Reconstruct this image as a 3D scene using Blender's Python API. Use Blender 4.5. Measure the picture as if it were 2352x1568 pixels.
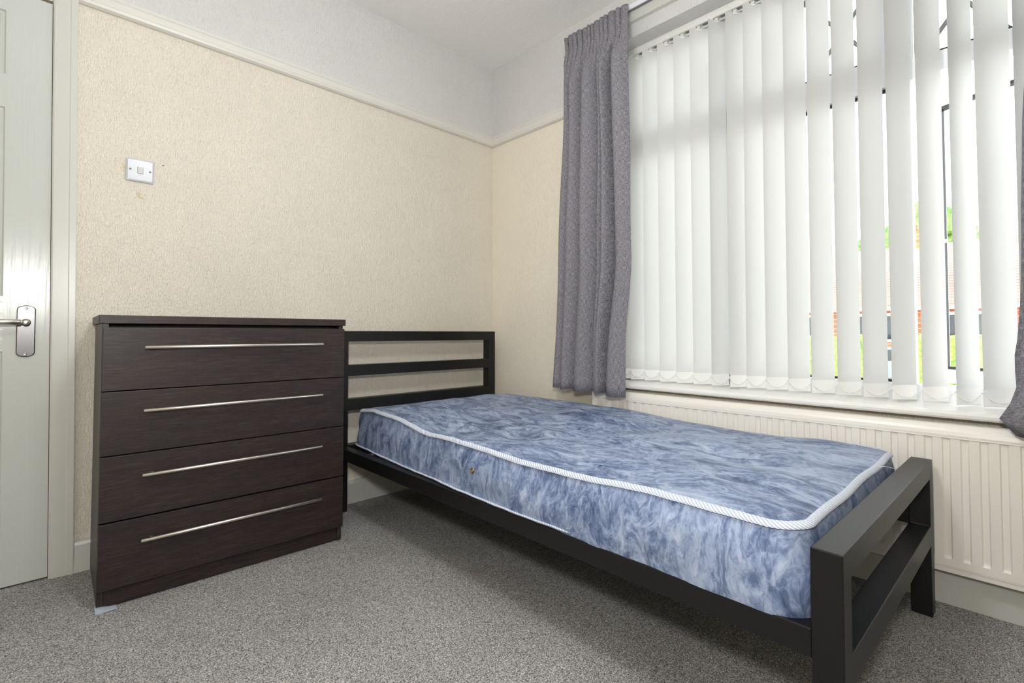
import bpy, bmesh, math, random
from mathutils import Vector, Matrix
random.seed(7)
for o in list(bpy.data.objects): bpy.data.objects.remove(o, do_unlink=True)
S = bpy.context.scene
COL = S.collection
PI = math.pi
# ------------------------------------------------------------------ camera
FPX, YAW, PITCH, CY = 1128.4, math.radians(46.073), math.radians(1.602), 734.08
CAM = Vector((-2.057, -2.312, .830))
Fd = Vector((math.cos(YAW)*math.cos(PITCH), math.sin(YAW)*math.cos(PITCH), math.sin(PITCH)))
Rd = Vector((math.sin(YAW), -math.cos(YAW), 0)); Ud = Rd.cross(Fd)
cd = bpy.data.cameras.new('camera'); cam = bpy.data.objects.new('camera', cd); COL.objects.link(cam)
cd.sensor_width = 36; cd.lens = FPX*36/2352; cd.shift_y = -(784-CY)/2352; cd.clip_start = .02; cd.clip_end = 300
cam.matrix_world = Matrix(((Rd.x, Ud.x, -Fd.x, CAM.x), (Rd.y, Ud.y, -Fd.y, CAM.y), (Rd.z, Ud.z, -Fd.z, CAM.z), (0, 0, 0, 1)))
S.camera = cam
# ------------------------------------------------------------------ sky, flash, added fill light, exposure
SKY = 7.0
FLASH = 17.5
FILL_LIGHT = 36.0
wd = bpy.data.worlds.new('overcast_sky'); S.world = wd; wd.use_nodes = True
wn = wd.node_tree.nodes; bg = wn['Background']; bg.inputs[0].default_value = (.96, .98, 1.0, 1); bg.inputs[1].default_value = SKY
def area(name, loc, target, sx, sy, power, color=(1, 1, 1), portal=False, spread=PI):
    l = bpy.data.lights.new(name, 'AREA'); l.shape = 'RECTANGLE'; l.size = sx; l.size_y = sy; l.energy = power; l.color = color
    l.spread = spread
    o = bpy.data.objects.new(name, l); COL.objects.link(o); o.location = loc
    o.rotation_euler = (Vector(target)-Vector(loc)).to_track_quat('-Z', 'Y').to_euler()
    if portal: l.cycles.is_portal = True
    return o
area('window_portal', (.24, -1.75, 1.42), (-1, -1.75, 1.42), 1.78, 1.72, 1, portal=True)
area('camera_flash', (-2.13, -2.36, 1.14), (-.9, -.6, .95), .16, .12, FLASH, (1, .985, .965))
pl_ = bpy.data.lights.new('added_fill_light', 'POINT'); pl_.energy = FILL_LIGHT; pl_.color = (.97, .985, 1); pl_.shadow_soft_size = .14  # unseen fill light added overhead to raise the room's brightness
po_ = bpy.data.objects.new('added_fill_light', pl_); COL.objects.link(po_); po_.location = (-1.55, -1.65, 1.98)
S.view_settings.view_transform = 'Standard'; S.view_settings.look = 'None'; S.view_settings.gamma = 1
S.view_settings.use_curve_mapping = False; S.view_settings.exposure = 0.0
S.cycles.use_denoising = True
S.cycles.max_bounces = 14; S.cycles.diffuse_bounces = 8; S.cycles.transparent_max_bounces = 16; S.cycles.transmission_bounces = 8
S.cycles.sample_clamp_indirect = 8

# ------------------------------------------------------------------ materials
def srgb(r, g, b):
    f = lambda c: (c/255/12.92) if c/255 <= .04045 else ((c/255+.055)/1.055)**2.4
    return (f(r), f(g), f(b), 1)
class NT:
    def __init__(s, name):
        m = bpy.data.materials.new(name); m.use_nodes = True; s.m = m; s.t = m.node_tree; s.n = s.t.nodes
        s.b = s.n['Principled BSDF']; s.out = s.n['Material Output']
    def N(s, typ, **kw):
        n = s.n.new(typ)
        for k, v in kw.items():
            if k.startswith('i_'):
                kk = k[2:]; kk = int(kk) if kk.isdigit() else kk
                n.inputs[kk].default_value = v
            else: setattr(n, k, v)
        return n
    def L(s, a, b): s.t.links.new(a, b)
    def coord(s, scale=(1, 1, 1), src='Object', rot=(0, 0, 0)):
        tc = s.N('ShaderNodeTexCoord'); mp = s.N('ShaderNodeMapping'); mp.inputs['Scale'].default_value = scale; mp.inputs['Rotation'].default_value = rot
        s.L(tc.outputs[src], mp.inputs['Vector']); return mp.outputs['Vector']
    def noise(s, vec, scale, detail=3, rough=.55, dist=0):
        n = s.N('ShaderNodeTexNoise'); n.inputs['Scale'].default_value = scale; n.inputs['Detail'].default_value = detail
        n.inputs['Roughness'].default_value = rough; n.inputs['Distortion'].default_value = dist
        s.L(vec, n.inputs['Vector']); return n.outputs['Fac']
    def ramp(s, fac, stops, interp='LINEAR'):
        r = s.N('ShaderNodeValToRGB'); r.color_ramp.interpolation = interp
        e = r.color_ramp.elements
        while len(e) < len(stops): e.new(.5)
        for el, (p, c) in zip(e, stops): el.position = p; el.color = c
        s.L(fac, r.inputs['Fac']); return r.outputs['Color']
    def mix(s, fac, a, b, mode='MIX'):
        n = s.N('ShaderNodeMix', data_type='RGBA', blend_type=mode)
        for sock, v in ((n.inputs[0], fac), (n.inputs[6], a), (n.inputs[7], b)):
            if isinstance(v, (int, float, tuple)): sock.default_value = v
            else: s.L(v, sock)
        return n.outputs[2]
    def math(s, op, a, b=0):
        n = s.N('ShaderNodeMath', operation=op)
        for sock, v in ((n.inputs[0], a), (n.inputs[1], b)):
            if isinstance(v, (int, float)): sock.default_value = v
            else: s.L(v, sock)
        return n.outputs[0]
    def bump(s, h, strength=.3, dist=.002):
        b = s.N('ShaderNodeBump'); b.inputs['Strength'].default_value = strength; b.inputs['Distance'].default_value = dist
        s.L(h, b.inputs['Height']); s.L(b.outputs['Normal'], s.b.inputs['Normal']); return b
    def set(s, color=None, rough=.6, metal=0, spec=.5):
        if color is not None:
            if isinstance(color, tuple): s.b.inputs['Base Color'].default_value = color
            else: s.L(color, s.b.inputs['Base Color'])
        s.b.inputs['Roughness'].default_value = rough; s.b.inputs['Metallic'].default_value = metal; s.b.inputs['Specular IOR Level'].default_value = spec
        return s
def plain(name, rgb, rough=.6, metal=0, spec=.5, nz=0, nscale=60):
    t = NT(name); c = srgb(*rgb)
    if nz:
        v = t.coord(); f = t.noise(v, nscale, 4); k = tuple(x*(1-nz) for x in c[:3])+(1,); k2 = tuple(min(1, x*(1+nz)) for x in c[:3])+(1,)
        t.set(t.ramp(f, [(.3, k), (.7, k2)]), rough, metal, spec)
    else: t.set(c, rough, metal, spec)
    return t.m
def wallpaper(name, rgb, axis, strength=.5, marks=()):
    """embossed vertical-grain wallpaper; axis = the wall's horizontal axis"""
    t = NT(name)
    sc = (1, 1, .36)
    v = t.coord(sc)
    a = t.noise(v, 210, 3, .5, .8); b = t.noise(v, 420, 2, .5, .3); v2 = t.coord(); c = t.noise(v2, 3, 3)
    h = t.math('ADD', t.math('MULTIPLY', a, 1.0), t.math('MULTIPLY', b, .25))
    k = srgb(*rgb); k2 = tuple(x*.955 for x in k[:3])+(1,)
    col = t.ramp(c, [(.3, k2), (.7, k)])
    for (px, pz, rad, colr) in marks:        # old filler and scuff marks on the paper
        tc = t.N('ShaderNodeTexCoord')
        d = t.N('ShaderNodeVectorMath', operation='DISTANCE'); d.inputs[1].default_value = (px, 0, pz); t.L(tc.outputs['Object'], d.inputs[0])
        nn = t.noise(v2, 90, 2); dd = t.math('ADD', t.math('DIVIDE', d.outputs['Value'], rad), t.math('MULTIPLY', t.math('SUBTRACT', nn, .5), 5.0))
        col = t.mix(t.math('MULTIPLY', t.math('LESS_THAN', dd, .6), .75), col, srgb(*colr))
    t.set(col, .78, 0, .25); t.bump(h, min(1, strength*1.7), .006)
    return t.m
def gloss_paint(name, rgb, rough=.28, grain=None, gs=.25):
    t = NT(name); t.set(srgb(*rgb), rough, 0, .5)
    if grain:
        v = t.coord(grain); h = t.noise(v, 60, 4, .6, 1.2); t.bump(h, gs, .0015)
    else:
        v = t.coord(); h = t.noise(v, 45, 3); t.bump(h, .06, .002)
    return t.m
M = {}
M['wall_a'] = wallpaper('cream_wallpaper', (233, 226, 211), 'x', .62, [(-1.789, 1.348, .016, (205, 190, 150)), (-1.718, 1.485, .004, (90, 80, 70)), (-1.843, 1.452, .012, (222, 205, 165))])
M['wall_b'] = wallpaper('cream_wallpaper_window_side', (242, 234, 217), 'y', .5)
M['frieze'] = wallpaper('white_frieze_wallpaper', (220, 219, 217), 'x', .5)
t = NT('ceiling_paper'); v = t.coord((1, .3, 1), rot=(0, 0, .6)); t.set(srgb(240, 239, 238), .85, 0, .2); t.bump(t.noise(v, 190, 3, .55, .6), .7, .004); M['ceiling'] = t.m
M['trim'] = gloss_paint('white_gloss_trim', (202, 202, 195), .3)
M['rail'] = gloss_paint('picture_rail_paint', (216, 214, 207), .38)
M['door'] = gloss_paint('door_gloss_paint', (196, 199, 193), .2, (1, 1, .05), .32)
M['door_rail'] = gloss_paint('door_gloss_paint_cross_grain', (196, 199, 193), .2, (.05, 1, 1), .32)
# carpet
t = NT('grey_carpet'); v = t.coord()
f3 = t.noise(v, 2.2, 3); f1 = t.noise(v, 260, 2, .7)
wn_ = t.N('ShaderNodeTexNoise'); wn_.inputs['Scale'].default_value = 300; wn_.inputs['Detail'].default_value = 1; t.L(v, wn_.inputs['Vector'])
wo = t.N('ShaderNodeVectorMath', operation='MULTIPLY_ADD'); wo.inputs[1].default_value = (.004, .004, .004); t.L(wn_.outputs['Color'], wo.inputs[0]); t.L(v, wo.inputs[2])
vo = t.N('ShaderNodeTexVoronoi'); vo.inputs['Scale'].default_value = 540; t.L(wo.outputs[0], vo.inputs['Vector'])
sp = t.N('ShaderNodeSeparateColor'); t.L(vo.outputs['Color'], sp.inputs[0]); f2 = sp.outputs[0]
c1 = t.ramp(f2, [(0, srgb(74, 73, 72)), (.22, srgb(116, 114, 112)), (.5, srgb(154, 153, 151)), (.8, srgb(184, 183, 180)), (1, srgb(222, 221, 219))])
c2 = t.ramp(f1, [(.34, (.74, .74, .74, 1)), (.66, (1.16, 1.16, 1.15, 1))])
col = t.mix(1.0, c1, c2, 'MULTIPLY')
c3 = t.ramp(f3, [(.3, (.88, .87, .86, 1)), (.7, (1.06, 1.06, 1.06, 1))]); col = t.mix(1.0, col, c3, 'MULTIPLY')
d = t.N('ShaderNodeVectorMath', operation='DISTANCE'); d.inputs[1].default_value = (-.94, -.974, 0)
tc = t.N('ShaderNodeTexCoord'); t.L(tc.outputs['Object'], d.inputs[0])
st = t.math('MULTIPLY', t.math('SUBTRACT', 1, t.math('MINIMUM', t.math('DIVIDE', d.outputs['Value'], .035), 1)), .4)
col = t.mix(st, col, srgb(128, 98, 78))
t.set(col, .95, 0, .1); t.bump(f1, .6, .004); M['carpet'] = t.m
# dark wenge foil
def wenge(name, dirv, base=1.0):
    t = NT(name); v = t.coord(dirv); a = t.noise(v, 26, 5, .65, .4); v2 = t.coord(tuple(1+(x-1)*.4 for x in dirv)); b = t.noise(v2, 4, 3)
    c = t.ramp(a, [(.3, srgb(26*base, 22*base, 22*base)), (.52, srgb(45*base, 37*base, 36*base)), (.75, srgb(72*base, 61*base, 57*base))])
    c2 = t.ramp(b, [(.35, srgb(214, 208, 220)), (.65, srgb(255, 236, 230))]); t.set(t.mix(1.0, c, c2, 'MULTIPLY'), .42, 0, .45); t.bump(a, .12, .001); return t.m
M['wenge'] = wenge('dark_wenge_foil', (.7, 6, 16)); M['wenge_side'] = wenge('dark_wenge_foil_side', (6, 6, .7), 1.15)
M['dark_board'] = plain('dark_drawer_box_board', (38, 32, 30), .8)  # one even dark brown for drawer boxes, back panel and inner rail
M['steel'] = plain('brushed_nickel', (214, 208, 198), .3, 1)
M['steel_plate'] = plain('brushed_steel_plate', (104, 103, 104), .27, 1)
M['chrome'] = plain('polished_chrome', (225, 220, 210), .12, 1)
M['screw'] = plain('screw_metal', (120, 112, 100), .35, 1)
M['wedge'] = plain('pale_blue_plastic', (176, 186, 200), .5)
t = NT('black_powder_coat'); v = t.coord(); t.set(srgb(16, 16, 16), .4, 0, .45); t.bump(t.noise(v, 900, 2), .12, .0006); M['black'] = t.m
M['switch'] = plain('white_switch_plastic', (190, 193, 199), .28)
M['rocker'] = plain('white_rocker_plastic', (212, 213, 212), .25)
M['pvc'] = plain('white_upvc', (236, 238, 242), .25)
M['gasket'] = plain('black_rubber_gasket', (30, 30, 32), .5)
M['lead'] = plain('lead_strip', (150, 152, 150), .5, .3)
M['radiator'] = plain('cream_radiator_enamel', (238, 234, 225), .32)
M['sill'] = gloss_paint('white_gloss_sill', (240, 239, 234), .22)
M['headrail'] = plain('white_headrail', (232, 231, 226), .35)
M['slot'] = plain('grey_carrier_plastic', (120, 120, 122), .5)
M['bead'] = plain('white_plastic_beads', (240, 240, 238), .4)
M['track'] = plain('white_curtain_track', (232, 234, 238), .3)
# blind fabric
t = NT('white_blind_fabric'); v = t.coord((1, 1, 1)); n = t.noise(v, 900, 2)
df = t.N('ShaderNodeBsdfDiffuse'); tr = t.N('ShaderNodeBsdfTranslucent'); mx = t.N('ShaderNodeMixShader')
df.inputs['Color'].default_value = srgb(214, 214, 212); tr.inputs['Color'].default_value = srgb(238, 240, 241); mx.inputs[0].default_value = .18
bp = t.N('ShaderNodeBump'); bp.inputs['Strength'].default_value = .15; bp.inputs['Distance'].default_value = .001; t.L(n, bp.inputs['Height'])
t.L(bp.outputs['Normal'], df.inputs['Normal'])
t.L(df.outputs[0], mx.inputs[1]); t.L(tr.outputs[0], mx.inputs[2]); t.L(mx.outputs[0], t.out.inputs['Surface']); M['slat'] = t.m
# glass: clear with fresnel reflection
t = NT('window_glass'); tp = t.N('ShaderNodeBsdfTransparent'); gl = t.N('ShaderNodeBsdfGlossy'); gl.inputs['Roughness'].default_value = .02
fr = t.N('ShaderNodeFresnel'); fr.inputs['IOR'].default_value = 1.5; mx = t.N('ShaderNodeMixShader')
tp.inputs['Color'].default_value = (.95, .97, .96, 1)
t.L(fr.outputs[0], mx.inputs[0]); t.L(tp.outputs[0], mx.inputs[1]); t.L(gl.outputs[0], mx.inputs[2]); t.L(mx.outputs[0], t.out.inputs['Surface']); M['glass'] = t.m
# curtain: grey heather weave (UV in metres)
t = NT('grey_heather_curtain'); u1 = t.coord((1, .06, 1), 'UV'); u2 = t.coord((.06, 1, 1), 'UV'); u3 = t.coord((1, 1, 1), 'UV')
a = t.noise(u1, 720, 2, .6); b = t.noise(u2, 720, 2, .6); w = t.math('ADD', t.math('MULTIPLY', a, .5), t.math('MULTIPLY', b, .5))
c = t.ramp(w, [(.36, srgb(76, 75, 81)), (.5, srgb(124, 122, 129)), (.64, srgb(182, 179, 184))]); t.set(c, .9, 0, .15)
t.bump(w, .15, .001); M['curtain'] = t.m
# mattress ticking: marbled blue
def marble(name, sc, rot=(0, 0, 0), lo=.30, hi=.72, tint=1.0):
    t = NT(name); v = t.coord(sc, rot=rot)
    w = t.N('ShaderNodeTexNoise'); w.inputs['Scale'].default_value = 5; w.inputs['Detail'].default_value = 4; t.L(v, w.inputs['Vector'])
    off = t.N('ShaderNodeVectorMath', operation='MULTIPLY_ADD'); off.inputs[1].default_value = (.22, .22, .22); t.L(w.outputs['Color'], off.inputs[0]); t.L(v, off.inputs[2])
    a = t.noise(off.outputs[0], 13, 7, .68, .8); b = t.noise(off.outputs[0], 46, 5, .68, 1.0); c = t.noise(v, 2.2, 2)
    f = t.math('ADD', t.math('ADD', t.math('MULTIPLY', a, .54), t.math('MULTIPLY', b, .32)), t.math('MULTIPLY', c, .14))
    k = [(46, 59, 90), (103, 119, 151), (151, 165, 191), (184, 194, 213)]
    if tint == 1.0: k = [(50, 64, 96), (104, 120, 154), (149, 163, 191), (184, 194, 214)]
    k = [tuple(min(255, x*tint) for x in q) for q in k]
    col = t.ramp(f, [(.36, srgb(*k[0])), (.455, srgb(*k[1])), (.535, srgb(*k[2])), (.64, srgb(*k[3]))])
    t.set(col, .55, 0, .35); t.bump(a, .1, .004); return t.m
M['tick_top'] = marble('marbled_blue_ticking_top', (1.5, .75, 1), (0, 0, .35), tint=.97); M['tick_side'] = marble('marbled_blue_ticking_side', (1, 1.5, .8), (.5, 0, 0))
# border tape: white with thin blue slanted threads (UV: x along, y round)
t = NT('striped_border_tape'); u = t.coord((1, 1, 1), 'UV', (0, 0, 0)); wv = t.N('ShaderNodeTexWave', wave_type='BANDS', bands_direction='DIAGONAL'); wv.inputs['Scale'].default_value = 70; wv.inputs['Distortion'].default_value = .6
t.L(u, wv.inputs['Vector']); c = t.ramp(wv.outputs['Fac'], [(.2, srgb(168, 182, 206)), (.6, srgb(226, 229, 234))]); t.set(c, .8, 0, .2); t.bump(wv.outputs['Fac'], .5, .002); M['tape'] = t.m
M['brass'] = plain('aged_brass', (176, 150, 110), .35, 1); M['brass_in'] = plain('pale_brass_mesh', (206, 198, 180), .4, 1)
M['thread'] = plain('white_thread', (230, 230, 226), .8)
M['plaster_hall'] = plain('hall_plaster', (200, 195, 185), .9)
# outside
t = NT('red_brick'); br = t.N('ShaderNodeTexBrick'); v = t.coord((1, 1, 1), rot=(PI/2, 0, PI/2)); t.L(v, br.inputs['Vector'])
br.inputs['Color1'].default_value = srgb(205, 112, 66); br.inputs['Color2'].default_value = srgb(178, 86, 52); br.inputs['Mortar'].default_value = srgb(215, 205, 190)
br.inputs['Scale'].default_value = 1; br.inputs['Brick Width'].default_value = .225; br.inputs['Row Height'].default_value = .075; br.inputs['Mortar Size'].default_value = .012; t.set(br.outputs['Color'], .9); M['brick'] = t.m
t = NT('clay_roof_tiles'); br = t.N('ShaderNodeTexBrick'); v = t.coord((1, 1, 1), rot=(PI/2, 0, PI/2)); t.L(v, br.inputs['Vector'])
br.inputs['Color1'].default_value = srgb(176, 128, 108); br.inputs['Color2'].default_value = srgb(206, 164, 142); br.inputs['Mortar'].default_value = srgb(120, 80, 66)
br.inputs['Scale'].default_value = 1; br.inputs['Brick Width'].default_value = .26; br.inputs['Row Height'].default_value = .17; br.inputs['Mortar Size'].default_value = .022; t.set(br.outputs['Color'], .85); M['tiles'] = t.m
def leaf(name, a, b, sc):
    t = NT(name); v = t.coord(); f = t.noise(v, sc, 4, .7); t.set(t.ramp(f, [(.35, srgb(*a)), (.65, srgb(*b))]), .7); return t.m
M['hedge'] = leaf('hedge_leaves', (58, 96, 30), (150, 176, 70), 9); M['tree'] = leaf('tree_leaves', (46, 84, 34), (120, 150, 74), 4)
M['grass'] = leaf('pale_concrete_drive', (186, 182, 174), (206, 203, 196), 6); M['bark'] = plain('bark', (92, 74, 58), .9)
M['car'] = plain('silver_car_paint', (150, 156, 166), .25, .6); M['tyre'] = plain('tyre_rubber', (26, 26, 27), .8); M['dark_glass'] = plain('dark_car_glass', (36, 42, 52), .08)
M['house_white'] = plain('white_house_paint', (236, 234, 228), .6)

# ------------------------------------------------------------------ mesh helpers
class MB:
    def __init__(s): s.bm = bmesh.new(); s.uv = None
    def box(s, x0, x1, y0, y1, z0, z1, mi=0):
        v = [s.bm.verts.new(p) for p in ((x0, y0, z0), (x1, y0, z0), (x1, y1, z0), (x0, y1, z0), (x0, y0, z1), (x1, y0, z1), (x1, y1, z1), (x0, y1, z1))]
        for f in ((3, 2, 1, 0), (4, 5, 6, 7), (0, 1, 5, 4), (1, 2, 6, 5), (2, 3, 7, 6), (3, 0, 4, 7)):
            s.bm.faces.new([v[i] for i in f]).material_index = mi
        return s
    def hexa(s, b, t):
        """b, t = four bottom and four top corner points, same winding"""
        v = [s.bm.verts.new(p) for p in list(b)+list(t)]
        for f in ((3, 2, 1, 0), (4, 5, 6, 7), (0, 1, 5, 4), (1, 2, 6, 5), (2, 3, 7, 6), (3, 0, 4, 7)): s.bm.faces.new([v[i] for i in f])
        return s
    def tube(s, pts, r, n=12, caps=True, flat=1.0):
        pts = [Vector(p) for p in pts]; rings = []
        up0 = Vector((0, 0, 1))
        for i, p in enumerate(pts):
            d = (pts[min(i+1, len(pts)-1)]-pts[max(i-1, 0)]).normalized()
            up = up0 if abs(d.dot(up0)) < .95 else Vector((1, 0, 0))
            a = d.cross(up).normalized(); b = a.cross(d).normalized()
            rr = r[i] if isinstance(r, (list, tuple)) else r
            rings.append([s.bm.verts.new(p+a*math.cos(2*PI*k/n)*rr+b*math.sin(2*PI*k/n)*rr*flat) for k in range(n)])
        for q, w in zip(rings, rings[1:]):
            for k in range(n): s.bm.faces.new((q[k], q[(k+1) % n], w[(k+1) % n], w[k])).smooth = True
        if caps: s.bm.faces.new(rings[0][::-1]); s.bm.faces.new(rings[-1])
        return s
    def lathe(s, c, axis, prof, n=24):
        """prof = (radius, height along axis)"""
        c = Vector(c); q = Vector((0, 0, 1)).rotation_difference(Vector(axis).normalized()); rings = []
        for r, h in prof:
            rings.append([s.bm.verts.new(c+q @ Vector((max(r, 1e-5)*math.cos(2*PI*k/n), max(r, 1e-5)*math.sin(2*PI*k/n), h))) for k in range(n)])
        for a, b in zip(rings, rings[1:]):
            for k in range(n): s.bm.faces.new((a[k], a[(k+1) % n], b[(k+1) % n], b[k])).smooth = True
        s.bm.faces.new(rings[0][::-1]); s.bm.faces.new(rings[-1]); return s
    def prism(s, poly, f, smooth=False):
        """poly = 2-D outline; f(u, v, end) -> point, end 0/1: extruded between the ends"""
        a = [s.bm.verts.new(f(u, v, 0)) for u, v in poly]; b = [s.bm.verts.new(f(u, v, 1)) for u, v in poly]; n = len(poly)
        for k in range(n): s.bm.faces.new((a[k], a[(k+1) % n], b[(k+1) % n], b[k])).smooth = smooth
        s.bm.faces.new(a[::-1]); s.bm.faces.new(b); return s
    def grid(s, rows, uvs=None, wrap=False, smooth=True):
        vs = [[s.bm.verts.new(p) for p in r] for r in rows]
        if uvs is not None and s.uv is None: s.uv = s.bm.loops.layers.uv.new('UVMap')
        for i in range(len(vs)-1):
            n = len(vs[i])
            for j in range(n if wrap else n-1):
                j2 = (j+1) % n
                f = s.bm.faces.new((vs[i][j], vs[i][j2], vs[i+1][j2], vs[i+1][j])); f.smooth = smooth
                if uvs is not None:
                    for lp, (a, b) in zip(f.loops, ((i, j), (i, j+1), (i+1, j+1), (i+1, j))): lp[s.uv].uv = uvs[a][b]
        return vs
WM = {}
def build(name, mb, mat, parent=None, bevel=0, seg=2, local=False, fixn=True, subsurf=0):
    bm = mb.bm
    if fixn: bmesh.ops.recalc_face_normals(bm, faces=bm.faces[:])
    if parent is not None and not local: bm.transform(WM[parent.name].inverted())
    me = bpy.data.meshes.new(name); bm.to_mesh(me); bm.free()
    for m in (mat if isinstance(mat, (list, tuple)) else [mat]): me.materials.append(m)
    o = bpy.data.objects.new(name, me); COL.objects.link(o)
    if parent is not None: o.parent = parent; WM[o.name] = WM[parent.name]
    else: WM[o.name] = Matrix.Identity(4)
    if bevel:
        b = o.modifiers.new('edge_bevel', 'BEVEL'); b.width = bevel; b.segments = seg; b.limit_method = 'ANGLE'; b.angle_limit = math.radians(40)
    return o
def thing(name, label, cat, loc=(0, 0, 0), rz=0, group=None):
    o = bpy.data.objects.new(name, None); COL.objects.link(o); o.location = loc; o.rotation_euler = (0, 0, rz); o.empty_display_size = .1
    WM[o.name] = Matrix.Translation(loc) @ Matrix.Rotation(rz, 4, 'Z')
    return tag(o, label, cat, group)
def tag(o, label, cat, group=None):
    o['label'] = label; o['category'] = cat
    if group: o['group'] = group
    return o
def struct(name, mb, mat, parent=None, **k):
    o = build(name, mb, mat, parent, **k)
    if parent is None: o['kind'] = 'structure'
    return o

# ------------------------------------------------------------------ room shell
H = 2.5; XL = -3.05; YF = -3.35; ZR0, ZR1 = 2.006, 2.068; ZP = 2.037
WY0, WY1, WZ0, WZ1 = -.87, -2.62, .572, 2.2714       # window opening in the window wall
DX0, DX1, DZ = -2.80, -2.0018, 1.982                   # door opening
struct('floor', MB().box(XL-.1, .0, YF-.1, .14, -.1, 0), M['carpet'])
struct('ceiling', MB().box(XL-.1, .3, YF-.1, .14, H, H+.1), M['ceiling'])
m = MB()
for x0, x1, z0, z1, mi in ((DX1, 0, 0, ZP, 0), (DX1, 0, ZP, H, 1), (XL, DX0, 0, ZP, 0), (XL, DX0, ZP, H, 1), (DX0, DX1, DZ, ZP, 0), (DX0, DX1, ZP, H, 1)): m.box(x0, x1, 0, .12, z0, z1, mi)
struct('wall_back', m, [M['wall_a'], M['frieze']])
m = MB()
m.box(0, .28, WY0, .14, 0, ZP, 0).box(0, .28, WY0, .14, ZP, H, 1).box(0, .28, WY1, WY0, 0, WZ0, 0).box(0, .28, WY1, WY0, WZ1, H, 1).box(0, .28, YF-.1, WY1, 0, ZP, 0).box(0, .28, YF-.1, WY1, ZP, H, 1)
struct('wall_right', m, [M['wall_b'], M['frieze']])
m = MB().box(XL-.1, 0, YF-.1, YF, 0, ZP, 0).box(XL-.1, 0, YF-.1, YF, ZP, H, 1); struct('wall_front', m, [M['wall_b'], M['frieze']])
m = MB().box(XL-.1, XL, YF, .12, 0, ZP, 0).box(XL-.1, XL, YF, .12, ZP, H, 1); struct('wall_left', m, [M['wall_b'], M['frieze']])
# skirting boards with a softened top
sk = [(0, 0), (.018, 0), (.018, .094), (.015, .103), (.008, .108), (0, .108)]
struct('baseboard_back', MB().prism(sk, lambda u, v, e: ((-1.9535, -.0005)[e], -u, v)), M['trim'])
struct('baseboard_right', MB().prism([(a*1.7, b*.98) for a, b in sk], lambda u, v, e: (-u, (-.019, YF+.019)[e], v)), M['trim'])
struct('baseboard_left', MB().prism(sk, lambda u, v, e: (XL+u, (-.02, YF+.001)[e], v)), M['trim'])
struct('baseboard_front', MB().prism(sk, lambda u, v, e: ((XL+.02, -.033)[e], YF+u, v)), M['trim'])
# picture rail, moulded
pr = [(0, ZR0), (.010, ZR0), (.020, ZR0+.006), (.022, ZR0+.016), (.017, ZR0+.022), (.017, ZR0+.044), (.021, ZR0+.050), (.021, ZR0+.058), (.014, ZR1), (0, ZR1)]
struct('trim_1', MB().prism(pr, lambda u, v, e: ((-1.9775, -u)[e], -u, v)), M['rail'])
struct('trim_2', MB().prism(pr, lambda u, v, e: (-u, (-u, WY0+.02)[e], v)), M['rail'])
# door casing (leans a little, like the photo's)
LEAN = .0118
lx = lambda x, z: x-LEAN*z
cas = [(-2.0185, 0), (-2.0185, -.010), (-2.0140, -.0135), (-1.975, -.0165), (-1.972, -.0185), (-1.9565, -.0195), (-1.9535, -.018), (-1.953, 0)]
m = MB().prism(cas, lambda u, v, e: (lx(u, (0, 2.06)[e]), v, (0, 2.06)[e]))
struct('trim_3', m, M['trim'])
m = MB().prism([(0, DZ+.012), (-.010, DZ+.012), (-.016, DZ+.02), (-.020, DZ+.058), (-.010, DZ+.074), (0, DZ+.078)], lambda u, v, e: ((DX0-.065, -2.044)[e], u, v))
m.box(DX0-.065, DX0, -.02, 0, 0, DZ+.078)
struct('trim_4', m, M['trim'])
# door lining with stop
m = MB().hexa([(-2.0185, -.008, 0), (-2.0185+.016, -.008, 0), (-2.0185+.016, .12, 0), (-2.0185, .12, 0)], [(lx(-2.0185, DZ), -.008, DZ), (lx(-2.0185+.016, DZ), -.008, DZ), (lx(-2.0185+.016, DZ), .12, DZ), (lx(-2.0185, DZ), .12, DZ)])
struct('trim_5', m, M['trim'])
# ------------------------------------------------------------------ door: six panels
dr = thing('door_1', 'white gloss six-panel door with brushed steel lever handle', 'door', (-2.0200, 0, 0)); dr['kind'] = 'structure'; del dr['category']
DW = .762
panels = [(1.687, 1.90), (.952, 1.577), (.160, .772)]
pan = []
for a, b in panels: pan += [(-DW+.108, -.432, a, b), (-.118-.212, -.112, a, b)]
xs = sorted({-DW, 0} | {p[0] for p in pan} | {p[1] for p in pan}); zs = sorted({.006, 1.972} | {p[2] for p in pan} | {p[3] for p in pan})
def dl(x, y, z): return (x-LEAN*z, y, z)
m = MB(); inpan = lambda x, z: any(p[0] < x < p[1] and p[2] < z < p[3] for p in pan)
m.bm.faces.ensure_lookup_table()
for i in range(len(xs)-1):
    for j in range(len(zs)-1):
        cx, cz = (xs[i]+xs[i+1])/2, (zs[j]+zs[j+1])/2
        if inpan(cx, cz): continue
        rail = (-.432 < cx < -.33) is False and not any(zz[0] < cz < zz[1] for zz in panels) and -DW+.108 < cx < -.112
        f = m.bm.faces.new([m.bm.verts.new(dl(*p)) for p in ((xs[i], 0, zs[j]), (xs[i+1], 0, zs[j]), (xs[i+1], 0, zs[j+1]), (xs[i], 0, zs[j+1]))]); f.material_index = 1 if rail else 0
for x0, x1, z0, z1 in pan:               # stepped moulding, recess and raised field
    prof = [(0, 0), (.004, .006), (.010, .007), (.014, .004), (.018, .010), (.030, .010), (.052, .003)]
    lp = [[m.bm.verts.new(dl(*p)) for p in ((x0+o, d, z0+o), (x1-o, d, z0+o), (x1-o, d, z1-o), (x0+o, d, z1-o))] for o, d in prof]
    for a, b in zip(lp, lp[1:]):
        for k in range(4): m.bm.faces.new((a[k], a[(k+1) % 4], b[(k+1) % 4], b[k]))
    m.bm.faces.new(lp[-1])
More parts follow.
